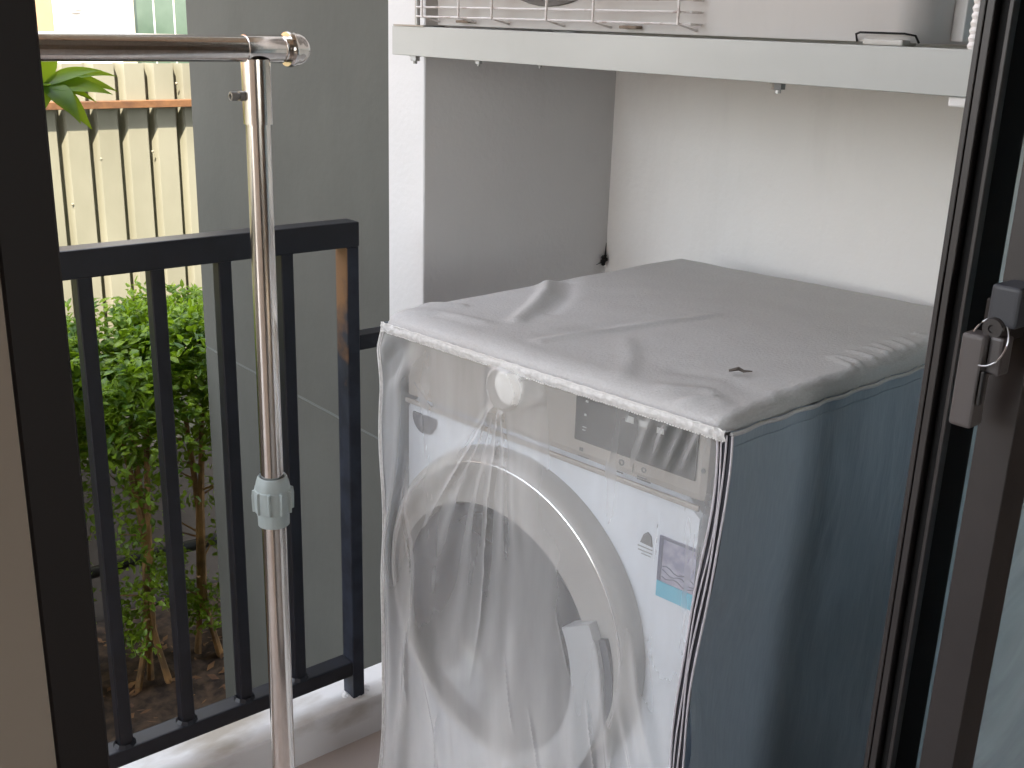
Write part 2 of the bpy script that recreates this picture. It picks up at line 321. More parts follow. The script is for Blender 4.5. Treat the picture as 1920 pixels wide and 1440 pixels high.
# ================================================================== DRYING RACK
RX, RY = -1.22, .6238; BZ = -.0392
dr = thing('drying_rack', 'shiny stainless steel clothes rack with a telescopic pole in front of the railing', 'drying rack', (RX, .0, FZ))
obj('top_bar', tube(bmesh.new(), [(RX, -.75, BZ), (RX, .6695, BZ)], .0147, 40), M['chrome'], dr, smooth=True)
bm = lathe(bmesh.new(), (RX, .6095, BZ), (0, 1, 0), [(0, .0148), (.0005, .0160), (.048, .0160), (.0495, .0148)], 40)
tee = obj('tee_joint', bm, M['chrome'], dr, smooth=True)
bm = lathe(bmesh.new(), (RX, RY, -.1246), (0, 0, 1), [(0, .0150), (.0003, .0170), (.074, .0170)], 40)
obj('tee_sleeve', bm, M['chrome'], tee, smooth=True)
cp = obj('end_cap', lathe(bmesh.new(), (RX, .6640, BZ), (0, 1, 0), [(0, .0150), (.0, .0196), (.003, .0208), (.007, .0206), (.0085, .0196), (.013, .0192), (.020, .0165), (.026, .011), (.029, .005), (.0295, 0)], 48), M['chrome'], dr, smooth=True)
bm = lathe(bmesh.new(), (RX, RY-.0165, -.0918), (0, -1, 0), [(0, .0045), (.002, .0058), (.006, .0058), (.0061, .0034), (.009, .0034), (.0091, .0052), (.017, .0052), (.0171, .0030), (.0150, .0028), (.0150, 0)], 14)
obj('bolt', bm, M['steel'], dr)
obj('upper_pole', tube(bmesh.new(), [(RX, RY, -.60), (RX, RY, -.1243)], .0146, 40), M['chrome'], dr, smooth=True)
obj('lower_pole', tube(bmesh.new(), [(RX, RY, FZ+.03), (RX, RY, -.62)], .0160, 40), M['chrome'], dr, smooth=True)
# locking nut: body + grip ribs
bm = bmesh.new(); n = 96; rings = []
prof = [(-.640, .0175, 0), (-.642, .0205, 0), (-.6225, .0208, 0), (-.6220, .0238, .0), (-.6215, .0240, 1), (-.600, .0246, 1), (-.592, .0240, .9), (-.5905, .0230, 0), (-.581, .0212, 0), (-.5745, .0190, 0), (-.573, .0178, 0), (-.574, .0155, 0), (-.578, .0150, 0)]
for z, r, a in prof:
    rg = []
    for k in range(n):
        th = 2*math.pi*k/n; c = math.cos(th*10+.6); rr = r+(.0030 if c > .80 else 0)*a
        rg.append(bm.verts.new((RX+math.cos(th)*rr, RY+math.sin(th)*rr, z)))
    rings.append(rg)
for i in range(len(rings)-1):
    for k in range(n): bm.faces.new((rings[i][k], rings[i][(k+1) % n], rings[i+1][(k+1) % n], rings[i+1][k]))
obj('locking_nut', bm, M['grey_plastic'], dr)
bm = tube(bmesh.new(), [(RX-.32, RY, FZ+.016), (RX+.20, RY, FZ+.016)], .015, 20); obj('foot', bm, M['chrome'], dr, smooth=True)
obj('upper_pole', tube(bmesh.new(), [(RX, -.68, -.60), (RX, -.68, -.05)], .0146, 24), M['chrome'], dr, smooth=True)
obj('lower_pole', tube(bmesh.new(), [(RX, -.68, FZ+.03), (RX, -.68, -.60)], .0160, 24), M['chrome'], dr, smooth=True)
bm = tube(bmesh.new(), [(RX-.25, -.68, FZ+.016), (RX+.20, -.68, FZ+.016)], .015, 20); obj('foot', bm, M['chrome'], dr, smooth=True)

# ================================================================== WASHING MACHINE
A0 = Vector((-1.2474, .8186, 0)); B0 = Vector((-.690, .881, 0))
E1 = (B0-A0).normalized(); N1 = Vector((-E1.y, E1.x, 0)); WID = (B0-A0).length      # along the front; inwards
def L(u, v, z): p = A0+E1*u+N1*v; return Vector((p.x, p.y, z))
def xf(bm):                                        # local (u, v, z) -> eye space
    for v in bm.verts: v.co = L(v.co.x, v.co.y+.010, v.co.z)
    return bm
wm = thing('washing_machine', 'white front loading washing machine with silver control band, seen through the clear cover', 'washing machine', tuple(L(.28, .3, FZ)))
GC = (.193, -.814); OC = (.219, -.771)
def plate():
    bm = bmesh.new(); box(bm, .002, .514, .0955, .62, FZ+.02, -.5155)
    x0, x1, z0, z1 = .002, .514, FZ+.02, -.5155; n = 96; cx, cz = GC; a_ = []; b_ = []; c_ = []; d_ = []
    for k in range(n):
        t = 2*math.pi*k/n; dx, dz = math.cos(t), math.sin(t)
        m = min(((x1-cx) if dx > 0 else (x0-cx))/dx if abs(dx) > 1e-6 else 9, ((z1-cz) if dz > 0 else (z0-cz))/dz if abs(dz) > 1e-6 else 9)
        a_.append(bm.verts.new((cx+dx*.180, .031, cz+dz*.180))); b_.append(bm.verts.new((cx+dx*(m-.004), .030, cz+dz*(m-.004)))); c_.append(bm.verts.new((cx+dx*m, .036, cz+dz*m))); d_.append(bm.verts.new((cx+dx*m, .0954, cz+dz*m)))
    for p, q in ((a_, b_), (b_, c_), (c_, d_)):
        for k in range(n): bm.faces.new((p[k], p[(k+1) % n], q[(k+1) % n], q[k]))
    return bm
obj('body', xf(plate()), M['mach'], wm)
pn = obj('control_panel', xf(B(.002, .519, .027, .62, -.5145, -.408, bev=.010)), M['silver'], wm)
obj('panel_lip', xf(B(.004, .513, .022, .0265, -.5235, -.5165, bev=.002)), M['silver'], pn)
disp = obj('display', xf(B(.322, .503, .0248, .0265, -.4895, -.4255, bev=.001)), M['display'], wm)
bm = bmesh.new()
for (u, z, a, b2) in ((.338, -.437, .004, .0025), (.337, -.455, .003, .003), (.335, -.470, .006, .001), (.335, -.474, .005, .001), (.40, -.445, .012, .008), (.42, -.445, .012, .008), (.446, -.446, .010, .007)):
    bm = B(u, u+a, .0238, .0245, z, z+b2); obj('digit', xf(bm), M['lcd'], disp)
for (u, z, ww, hh) in ((.3805, -.500, .001, .010), (.4135, -.506, .001, .012), (.330, -.503, .006, .005), (.3275, -.5105, .018, .0015), (.388, -.513, .012, .0016), (.421, -.5095, .014, .0016), (.421, -.5125, .020, .0016)):
    obj('panel_mark', xf(B(u, u+ww, .0260, .0268, z, z+hh)), M['mark'], pn)
for (u, z, r) in ((.3965, -.499, .0042), (.430, -.4985, .0036)):
    obj('panel_icon', xf(lathe(bmesh.new(), (u, .0268, z), (0, -1, 0), [(0, r), (.0008, r), (.0008, r*.55), (0, r*.55)], 20)), M['mark'], pn)
bm = lathe(bmesh.new(), (.512, .0268, -.474), (0, -1, 0), [(0, .003), (.0008, .003), (.0008, 0)], 14)
obj('panel_dot', xf(bm), M['mark'], pn)
obj('selector_knob', xf(lathe(bmesh.new(), (.236, .027, -.437), (0, -1, 0), [(0, .031), (.004, .031), (.006, .0275), (.029, .0262), (.033, .0240), (.0345, .020), (.0345, 0)], 48)), M['knob'], wm, smooth=True)
dw = obj('detergent_drawer', xf(B(.012, .165, .0215, .0268, -.510, -.416, bev=.003)), M['silver'], wm)
bm = xf(lathe(bmesh.new(), (.040, .0300, -.540), (0, -1, 0), [(0, .024), (.003, .024), (.003, 0)], 30))
for v in bm.verts:
    if v.co.z > -.536: v.co.z = -.536
obj('grip_shade', bm, M['recess_shade'], dw)  # flat dark half-disc, painted as the shade in the grip hollow
dc = Vector((.222, 0, -.772))
def ring2(prof, n=110, cap=True):
    bm = bmesh.new(); rings = []
    for (h, r, t) in prof:       # height in front of v = .030, radius, 0 = outer centre .. 1 = glass centre
        cx = OC[0]*(1-t)+GC[0]*t; cz = OC[1]*(1-t)+GC[1]*t
        rings.append([bm.verts.new((cx+r*math.cos(2*math.pi*k/n), .030-h, cz+r*math.sin(2*math.pi*k/n))) for k in range(n)] if r > 0 else [bm.verts.new((cx, .030-h, cz))])
    for p, q in zip(rings, rings[1:]):
        for k in range(n):
            if len(q) == 1: bm.faces.new((p[k], p[(k+1) % n], q[0]))
            else: bm.faces.new((p[k], p[(k+1) % n], q[(k+1) % n], q[k]))
    return xf(bm)
door = obj('door', ring2([(0, .233, 0), (.010, .232, 0), (.022, .228, 0), (.0285, .221, 0), (.030, .216, 0), (.0285, .211, .05), (.022, .206, .3), (.020, .198, .7), (.018, .190, 1), (.012, .187, 1), (.002, .184, 1)]), M['ring'], wm, smooth=True)
rim = obj('rim_highlight', xf(lathe(bmesh.new(), (OC[0], .0015, OC[1]), (0, -1, 0), [(0, .2185), (.0018, .2180), (.0024, .2165), (.0018, .2150), (0, .2145)], 120)), mat('highlight_metal', (.8, .8, .8), .18, metal=.6), door, smooth=True)  # bright ring added to carry the highlight along the door's ridge
obj('door_glass', ring2([(.004, .187, 1), (.006, .178, 1), (-.004, .160, 1), (-.022, .135, 1), (-.038, .10, 1), (-.048, .05, 1), (-.050, 0, 1)]), M['bowl'], door, smooth=True)
bm = bmesh.new()
def arcseg(bm, r0, r1, a0, a1, v0, v1, n=24):
    g = []
    for i in range(n+1):
        a = a0+(a1-a0)*i/n
        g.append([bm.verts.new((GC[0]+r*math.cos(a), vv, GC[1]+r*math.sin(a))) for r, vv in ((r0, v0), (r0, v1), (r1, v1), (r1, v0))])
    for i in range(n):
        for k in range(4): bm.faces.new((g[i][k], g[i][(k+1) % 4], g[i+1][(k+1) % 4], g[i+1][k]))
    bm.faces.new(g[0]); bm.faces.new(g[-1][::-1])
arcseg(bm, .170, .219, R(28), R(-62), .020, -.006); obj('handle', xf(bm), mat('door_handle', (.44, .46, .48), .3), door)
bm = bmesh.new(); arcseg(bm, .2205, .232, R(22), R(-58), .020, .0015); obj('handle_shade', xf(bm), M['recess_shade'], door)  # solid dark arc, painted as the shade of the gap beside the handle
st = obj('energy_sticker', xf(B(.459, .512, .0288, .0298, -.632, -.573)), M['violet'], wm, label='violet square sticker with a cyan strip below')
obj('sticker_strip', xf(B(.459, .511, .0286, .0298, -.653, -.6325)), M['cyan'], st)
bm = bmesh.new(); box(bm, .4592, .4645, .0280, .0286, -.6315, -.5735); box(bm, .4647, .5118, .0280, .0286, -.5765, -.5735)
for k in range(3):
    tube(bm, [(.466+.0455*i/8, .0284, -.612-.006*k-.002*i/4+.0025*math.sin(i*1.3+k*1.7)) for i in range(9)], .0006, 5)
obj('sticker_print', xf(bm), M['violetd'], st)
bm = bmesh.new(); pr = prism([(.4305, -.5925), (.4485, -.5935), (.4460, -.580), (.4405, -.576), (.4350, -.5805)], .0288, .0298); obj('round_badge', xf(pr), M['mark'], wm)
bm = bmesh.new(); box(bm, .427, .449, .0290, .0298, -.5985, -.5973); box(bm, .428, .449, .0290, .0298, -.6035, -.6023); box(bm, .433, .447, .0290, .0298, -.6075, -.6065); obj('badge_text', xf(bm), mat('faint_print', (.35, .37, .36), .6), wm)
obj('plinth', xf(B(.03, .53, .06, .60, FZ, FZ+.022)), M['dark'], wm)

# ================================================================== COVER
cv = thing('machine_cover', 'dust cover with grey cloth top and clear plastic front over the washing machine', 'cover', tuple(L(.28, .3, FZ)))
CA = Vector((-1.258, .8195, 0)); CB = Vector((-.6895, .8805, 0)); CC = Vector((-.733, 1.552, 0)); CD = Vector((-1.300, 1.478, 0))
ZT = -.3875
def seg_d(p, a, b):
    ab = b-a; t = max(0, min(1, (p-a).dot(ab)/ab.length_squared)); return (p-a-ab*t), t
folds = [  # polyline, sigma, amplitude
    ([(-1.285, 1.150), (-1.215, 1.085), (-1.165, 1.020), (-1.115, .945)], .011, .0085),
    ([(-1.250, 1.165), (-1.185, 1.100), (-1.125, 1.015)], .013, -.005),
    ([(-1.02, .905), (-1.010, 1.00), (-1.000, 1.10), (-.985, 1.20)], .009, .0042),
    ([(-1.04, .935), (-1.030, 1.03), (-1.02, 1.11)], .012, -.002),
    ([(-.86, .895), (-.90, .95), (-.96, 1.0)], .012, .003),
    ([(-.80, .90), (-.765, .93), (-.73, .915)], .010, .0035),
    ([(-.76, .885), (-.745, .915)], .006, .004),
    ([(-1.24, .83), (-1.20, .88), (-1.13, .90)], .010, .004),
    ([(-1.265, .87), (-1.22, .93)], .008, .005),
    ([(-.83, .96), (-.78, .99), (-.74, .97)], .014, -.0025),
]
for k in range(9):
    y = 1.14+.028*k+random.uniform(-.011, .011); folds.append(([(-.708, y), (-.735, y+.008), (-.760, y+.016+random.uniform(-.01, .01))], .005, random.uniform(.0012, .0035)))
for k in range(5):
    y = .93+.045*k; folds.append(([(-.695, y), (-.715, y+.012)], .007, random.uniform(.001, .003)))
def wr(p):
    s = 0
    for pl, sg, am in folds:
        best = 1e9; bt = 0
        for i in range(len(pl)-1):
            d, t = seg_d(p, Vector(pl[i]), Vector(pl[i+1])); L_ = d.length
            if L_ < best: best = L_; bt = (i+t)/(len(pl)-1)
        if best < sg*3: s += am*math.exp(-(best/sg)**2/1.2)*(1-.6*abs(bt-.4))
    s += .0022*noise.noise((p.x*7, p.y*7, 5))+.0012*noise.noise((p.x*19, p.y*15, 2))
    return s
def topf(a, b):
    # a 0..1 along front, b 0..1 deep; densify near the edges
    a = .5-.5*math.cos(math.pi*a) if False else a
    P = CA*(1-a)*(1-b)+CB*a*(1-b)+CC*a*b+CD*(1-a)*b
    r = .016; rr = r+.010*b
    dl = a*.57; dR = (1-a)*.57; df = b*.66; db = (1-b)*.66
    x = max(0, 1-min(dl/r, dR/rr)); y = max(0, 1-min(df/.034, db/.016))
    q = min(1, math.sqrt(x**2+y**2)); drop = (r if dl < dR else rr)*(1-math.sqrt(max(0, 1-q*q)))
    edge = min(1, min(dl, dR, df, db)/.02)
    z = ZT-drop*1.12+wr(Vector((P.x, P.y)))*(.35+.65*edge)
    if dR < .02 and df > .08: z -= .0016*math.sin(df*70)*x
    # pull the very corner in so that the plan is rounded
    c = max(0, x+y-1); ctr = (CA+CB+CC+CD)/4; P = P+(ctr-P).normalized()*c*.004
    return (P.x, P.y, z)
obj('top_panel', grid(190, 210, topf), M['cloth'], cv, smooth=True)
ZS = ZT-.0165
def edgeR(z):                                      # front right edge of the cover
    t = max(0, (ZS-z)); s = -.010*sstep(.02, .25, t)-.030*sstep(.15, .75, t)+.004*math.sin(t*14)
    return L(WID-.002+s, .002-.004*math.sin(t*9)*min(1, t*5), z)
ZB = FZ+.04
def edgeL(z):
    t = ZS-z; s = .010*sstep(.03, .10, t)-.010*sstep(.0, .04, t)+.004*math.sin(t*23+1)*(1-sstep(.3, .5, t))-.035*sstep(.62, .95, t)
    return L(-.010+s, .004, z)
KU, KZ = .236, -.437
sharp = [(-.50, .0035, .0065, .36), (-.40, .0030, .0055, .16), (-.28, .0028, .0045, .12), (-.10, .0035, .0070, .50), (.03, .0030, .0040, .15), (-.66, .005, .0030, .14)]
rays = [(-.62, .09, .0060, .60), (-.36, .055, .0060, .62), (-.22, .05, .0055, .55), (.02, .05, .0045, .60), (.16, .05, .0035, .55)]
creases = [((.045, -.62), (.075, -.80), .0020, .0035), ((.075, -.80), (.06, -1.0), .0025, .004), ((.30, -.86), (.345, -1.02), .0022, .0035), ((.395, -.80), (.43, -1.0), .0022, .004), ((.445, -.83), (.452, -1.05), .0020, .0035), ((.06, -.47), (.10, -.50), .0018, .0025), ((.255, -.80), (.285, -.93), .0020, .002), ((.485, -.52), (.487, -.60), .0025, .002), ((.13, -.95), (.105, -1.1), .0025, .004), ((.34, -.70), (.375, -.80), .002, .002)]
vfold = [(.06, .020, .010, -.95, .25, .35), (.105, .016, .008, -.9, .3, -.3), (.17, .03, .007, -1.0, .25, .25), (.27, .03, .008, -1.05, .22, .05), (.35, .022, .006, -1.05, .2, -.12),
         (.40, .016, .008, -1.0, .22, -.28), (.455, .012, .010, -.95, .17, -.35), (.50, .012, .006, -.98, .2, -.25), (.02, .012, .006, -.8, .3, .1), (.49, .010, .006, -.80, .09, -.55), (.475, .008, .005, -.87, .07, -.7)]
def frontdisp(u, z):
    t = ZS-z; f = 0.0
    # door and knob push the sheet out
    d = math.hypot(u-dc.x, z-dc.z); f += .006*(1-sstep(.19, .27, d))
    du, dz = u-KU, z-KZ; r = math.hypot(du, dz)
    f += .0045*(1-sstep(.0255, .0285, r)) + .007*math.exp(-max(0, r-.027)/.035)*(.9+.1*max(-1, min(1, dz/.02)))
    if r > .022:
        ph = math.atan2(du, -dz)                   # 0 = straight down
        for p0, sg, am, ln in sharp:
            am2 = am*sstep(.024, .04, r)*(1-sstep(ln*.35, ln, r)); x_ = (ph-p0-.03*math.sin(r*8+p0*7))*r
            if am2 > 1e-6 and abs(x_) < .05: f += am2*math.exp(-abs(x_/sg)**1.4)
        for p0, sg, am, ln in rays:
            am2 = am*sstep(.06, .22, r)*(1-sstep(ln*.6, ln, r))
            if am2 > 1e-6:
                w_ = sg*(1+.15*math.sin(r*30)); f += am2*math.exp(-((ph-p0-.05*math.sin(r*9+p0*7))/w_)**2)
    for (ua, za), (ub, zb), sg, am in creases:
        L2 = (ub-ua)**2+(zb-za)**2; tt = ((u-ua)*(ub-ua)+(z-za)*(zb-za))/L2
        if -.05 < tt < 1.05:
            tc = max(0, min(1, tt)); dd = math.hypot(u-ua-(ub-ua)*tc, z-za-(zb-za)*tc)
            if dd < .02: f += am*math.exp(-(dd/sg)**1.3)*sstep(0, .25, tc)*(1-sstep(.7, 1, tc))
    for u0, sg, am, zc, zh, sl in vfold:
        env = math.exp(-((z-zc)/zh)**2); uu = u0+sl*(zc-z)*-1*.5
        f += 1.4*am*env*math.exp(-((u-uu)/sg)**2)
    # top corners: puckers
    f += .004*math.sin(u*95)*math.exp(-t/.03)*sstep(.40, .56, u)
    f += (.007*math.sin(t*60+u*80)*math.exp(-((t-.045)/.04)**2))*(1-sstep(.02, .10, u))
    for uu, sg in ((.470, .007), (.492, .006), (.512, .005), (.532, .005)):
        f += .0045*math.exp(-((u-uu+t*.35)/sg)**2)*math.exp(-((t-.03)/.035)**2)
    f += .0035*noise.noise((u*9, z*3.5, 1))+.0016*noise.noise((u*24, z*9, 4))
    f += .008*sstep(.5, .95, t)*math.sin(u*38+z*5)
    return max(f, -.003)*sstep(0, .012, t)
def frontf(a, b):
    z = ZS+(ZB-ZS)*b; l = edgeL(z); r_ = edgeR(z); p = l.lerp(r_, a); u = (p-A0).dot(E1)
    e = sstep(0, .03, a)*sstep(0, .02, 1-a)
    q = p-N1*(frontdisp(u, z)*(.3+.7*e)+.003)
    return (q.x, q.y, z)
obj('clear_front', grid(300, 420, frontf), M['pvc'], cv, smooth=True)
def bindf(a, b):
    l = L(-.006, .003, 0); r_ = L(WID+.001, 0, 0); p = l.lerp(r_, a); z = ZS+.0025-.0125*b+.003*(1-sstep(0, .03, a))*0
    d = -.0045-.0022*math.sin(b*math.pi)+.0012*noise.noise((a*90, b*2, 0))*(1+2*sstep(.85, 1, a)+2*(1-sstep(0, .12, a)))
    q = p+N1*d; return (q.x, q.y, z+.0010*noise.noise((a*40, 0, 3)))
obj('binding_tape', grid(260, 5, bindf), M['ribbon'], cv, smooth=True)
bm = bmesh.new()
N_ = 160
tube(bm, [Vector(bindf(i/N_, .02))-N1*.0008 for i in range(N_+1)], .0009, 6)
k = 0
while k < 150:
    p = Vector(bindf(k/150, 1.0))-N1*.0012; q = Vector(bindf((k+.6)/150, 1.0))-N1*.0012; tube(bm, [p, q], .0007, 5); k += 1
obj('stitching', bm, mat('stitch_thread', (.80, .79, .76), .6), cv, smooth=True)
# side, rear and left cloth panels
def sidef(a, b):
    z0 = ZT-.016-.010*a; z = z0+(ZB-z0)*b; f = edgeR(z)+E1*.003; bk = Vector((CC.x+.012*math.sin(b*3), CC.y, z)); p = f.lerp(bk, a)
    t = z0-z
    d = sstep(0, .08, b)*(.0028*noise.noise((a*5, z*3, 2))+.004*noise.noise((a*17, z*6, 8))+.0015*noise.noise((a*50, z*20, 3)))-.0015*math.exp(-((t-.02)/.006)**2)
    g = math.exp(-(a/.10)**2)*sstep(.12, .3, b); d += g*(.016*noise.noise((a*9, z*7, 6))+.010*math.sin(z*21+a*14)+.006*noise.noise((a*30, z*16, 6)))
    d += .0025*math.sin(a*60+noise.noise((a*4, 1, 1))*3)*math.exp(-t/.02)
    return (p.x+d+.0015, p.y, z)
obj('side_panel', grid(150, 170, sidef), M['cloth_side'], cv, smooth=True, label='blue grey right side cloth')
bm = tube(bmesh.new(), [Vector(sidef(i/60, .004))+Vector((.0010, 0, 0)) for i in range(61)], .0024, 6); obj('seam_piping', bm, M['cloth'], cv, smooth=True)
bm = tube(bmesh.new(), [Vector(sidef(i/60, .022))+Vector((.0008, 0, 0)) for i in range(61)], .0009, 6); obj('hem_line', bm, M['cloth_side'], cv, smooth=True)
def leftf(a, b):
    z = ZS+.002+(ZB-ZS)*b; f = edgeL(z); p = f.lerp(Vector((CD.x, CD.y, z)), a); return (p.x-.006*noise.noise((a*4, z*4, 9)), p.y, z)
obj('side_panel', grid(40, 60, leftf), M['cloth_side'], cv, smooth=True)
obj('rear_panel', grid(20, 20, lambda a, b: (CD.x+(CC.x-CD.x)*a, CD.y+(CC.y-CD.y)*a-.001, ZS+(ZB-ZS)*b)), M['cloth_side'], cv, smooth=True)
# zip along the front right edge
zz = [ZS-.003+(ZB-ZS+.003)*i/90 for i in range(91)]
def zr(off, out):
    return [edgeR(z)+E1*(off+.0012*math.sin((ZS-z)*30+off*900))-N1*(out+.0012*noise.noise((z*12, off*300, 0))) for z in zz]
bm = bmesh.new(); l1 = zr(-.007, .0038); l2 = zr(.0095, .0030)
pv = None
for p, q in zip(l1, l2):
    c = (bm.verts.new(p), bm.verts.new(q))
    if pv: bm.faces.new((pv[0], pv[1], c[1], c[0]))
    pv = c
zp = obj('zip', bm, M['zipdark'], cv)
for off, out, rr in ((-.0075, .0050, .0015), (-.0020, .0050, .0011), (.0025, .0052, .0012), (.0085, .0040, .0014)):
    obj('zip_edge', tube(bmesh.new(), zr(off, out), rr, 6), M['piping'], zp, smooth=True)
bm = bmesh.new()
tube(bm, [Vector(edgeL(z))-N1*.004 for z in zz], .0018, 6); tube(bm, [Vector(edgeL(z))+E1*.006-N1*.006 for z in zz], .0010, 6)
obj('edge_piping', bm, M['ribbon'], cv, smooth=True)
# dry twig bit lying on the cover
bm = bmesh.new(); tube(bm, [(-.790, 1.000, ZT+.004), (-.782, 1.008, ZT+.007), (-.776, 1.010, ZT+.005), (-.768, 1.016, ZT+.006)], [.0015, .0024, .0018, .0007], 6)
tube(bm, [(-.782, 1.008, ZT+.006), (-.779, 1.001, ZT+.009)], [.0016, .0005], 5)
obj('twig', bm, M['plinth'], label='tiny dry twig lying on the grey cloth top of the cover', cat='twig')
# mud nest in the wall corner
bm = bmesh.new()
for i in range(8):
    p = Vector((-1.5785+random.uniform(0, .005), 1.567-random.uniform(0, .008), -.452+random.uniform(-.010, .008))); vs = bmesh.ops.create_icosphere(bm, subdivisions=1, radius=random.uniform(.002, .005))['verts']
    for v in vs: v.co += p
tube(bm, [(-1.5805, 1.5695, -.45), (-1.581, 1.5705, -.435), (-1.5815, 1.5715, -.42)], [.002, .001, .0004], 6)
tube(bm, [(-1.579, 1.562, -.458), (-1.580, 1.545, -.462)], [.0015, .0006], 5)
obj('insect_nest', bm, M['deep_black'], label='small dark insect nest in the corner of the white walls', cat='nest')

# ================================================================== AC BRACKET
YB = 1.06
bk = thing('wall_bracket', 'pale grey steel bracket with bolts, carrying the air conditioner between the walls', 'bracket', (-1.08, 1.3, -.057))
bm = bmesh.new(); box(bm, -1.590, -.575, YB, YB+.004, -.0575, -.0125, bev=.0008, seg=1); box(bm, -1.590, -.575, YB+.0042, YB+.045, -.0165, -.0127)
obj('front_beam', bm, M['beam'], bk)
bm = bmesh.new(); box(bm, -1.578, -.575, 1.40, 1.44, -.0165, -.0125); obj('rear_beam', bm, M['beam'], bk)
for x in (-1.52, -.62):
    bm = bmesh.new(); box(bm, x-.018, x+.018, YB+.0455, 1.5725, -.0205, -.0168); box(bm, x-.018, x-.014, YB+.0455, 1.5725, -.055, -.0207); obj('arm', bm, M['beam'], bk)
def hexbolt(x, y, z, s=1):
    bm = bmesh.new(); lathe(bm, (x, y, z), (0, 0, -1), [(0, .012*s), (.0015*s, .012*s), (.0016*s, .0092*s), (.0085*s, .0092*s), (.009*s, .008*s), (.009*s, 0)], 6); tube(bm, [(x, y, z-.008*s), (x, y, z-.014*s)], .004*s, 8); return bm
for x, y, z, s in ((-1.541, YB+.012, -.0575, .9), (-1.371, YB+.010, -.0572, .62), (-1.23, YB+.010, -.0572, .35), (-.815, YB+.012, -.0572, .85)):
    obj('bolt', hexbolt(x, y, z, s), M['steel'], bk)
obj('washer_block', B(-.600, -.580, YB+.004, YB+.020, -.0675, -.0580, bev=.002), M['kerb'], bk)
obj('base_plate', B(-1.585, -1.50, YB-.001, YB+.04, -.0122, -.0100), M['steel'], bk)
obj('hanger_rod', tube(bmesh.new(), [(-1.535, YB+.012, -.0100), (-1.535, YB+.012, 1.74)], .0042, 12), M['steel'], bk, smooth=True)
obj('hanger_rod', tube(bmesh.new(), [(-.570, YB+.018, -.0125), (-.570, YB+.018, 1.74)], .0042, 12), M['steel'], bk, smooth=True)

# ================================================================== AIR CONDITIONER
ac = thing('air_conditioner', 'off white outdoor air conditioner unit with a wire grille, on the steel bracket', 'air conditioner', (-1.08, 1.25, -.010))
def rrect(x0, x1, y0, y1, r, n=10):
    P = []
    for cx, cy, a0 in ((x1-r, y0+r, -90), (x1-r, y1-r, 0), (x0+r, y1-r, 90), (x0+r, y0+r, 180)):
        for i in range(n+1):
            a = R(a0+90*i/n); P.append((cx+r*math.cos(a), cy+r*math.sin(a)))
    return P
YA = 1.086
obj('casing', prism(rrect(-1.520, -.655, YA, YA+.465, .032), -.009, .545, 'xy'), M['ac'], ac, smooth=False)
for p_ in bpy.data.objects['casing'].data.polygons: p_.use_smooth = abs(p_.normal.z) < .5
obj('valve_cover', B(-.6545, -.640, YA+.060, YA+.33, -.006, .40, bev=.002), M['ac'], ac)
bm = bmesh.new()
for k in range(9):
    z = .004+.0135*k if k < 1 else .0045+.0165*k
for z in [.0030, .0170]+[.031+.0155*k for k in range(28)]:
    tube(bm, [(-1.520, YA-.002, z), (-1.518, YA-.028, z), (-.962, YA-.028, z), (-.950, YA-.020, z), (-.948, YA-.002, z)], .0016, 6)
gr = obj('grille', bm, M['wire'], ac, smooth=True)
for x in (-1.500, -1.405, -1.325, -1.205, -1.112, -.962):
    bm = tube(bmesh.new(), [(x+.006, YA-.001, -.004), (x, YA-.030, .0025), (x, YA-.030, .455)], .0019, 6); obj('grille_bar', bm, M['wire'], gr, smooth=True)
for x in (-1.42, -1.065):
    obj('grille_clip', B(x-.016, x+.016, YA-.012, YA-.0005, -.0045, -.0005, bev=.0012), M['clip'], gr)
fo = obj('fan_opening', lathe(bmesh.new(), (-1.235, YA-.0005, .235), (0, -1, 0), [(.0, .214), (.004, .213), (.004, .207), (.0006, .205), (.0006, 0)], 64), mat('hollow_shade', (.13, .12, .11), .7), ac)  # flat disc; the darkness of the fan hollow is put into its colour
bm = bmesh.new()
for k in range(3):
    a = k*2.094+.5; pts = []
    vs = [bm.verts.new((-1.235+r*math.cos(a+t2), YA-.003-.006*s, .235+r*math.sin(a+t2))) for r, t2, s in ((.03, -.3, 0), (.19, -.15, 0), (.195, .55, 1), (.12, .8, 1), (.03, .5, 1))]; bm.faces.new(vs)
obj('fan_blade', bm, mat('fan_grey', (.3, .29, .28), .5), fo)
bm = tube(bmesh.new(), [(-.728, YA+.0, -.0085), (-.722, YA-.012, -.0015), (-.716, YA-.014, .0003), (-.668, YA-.006, .0003), (-.660, YA+.002, -.0015), (-.660, YA+.01, -.0085)], .0012, 6)
ft = obj('mounting_foot', B(-.716, -.668, YA-.008, YA+.02, -.0122, -.0060, bev=.002), M['ac_side'], ac); obj('foot_rim', bm, M['deep_black'], ft)
# pipes right of the unit
pr_ = []
for i in range(330): pr_.append((i*.0035, .0085 if i % 2 else .0070))
hose = obj('corrugated_hose', lathe(bmesh.new(), (-.5835, 1.072, -.0125), (0.0, 0, 1), pr_, 16), M['ac'], label='thin corrugated white drain hose beside the dark door frame', cat='hose')

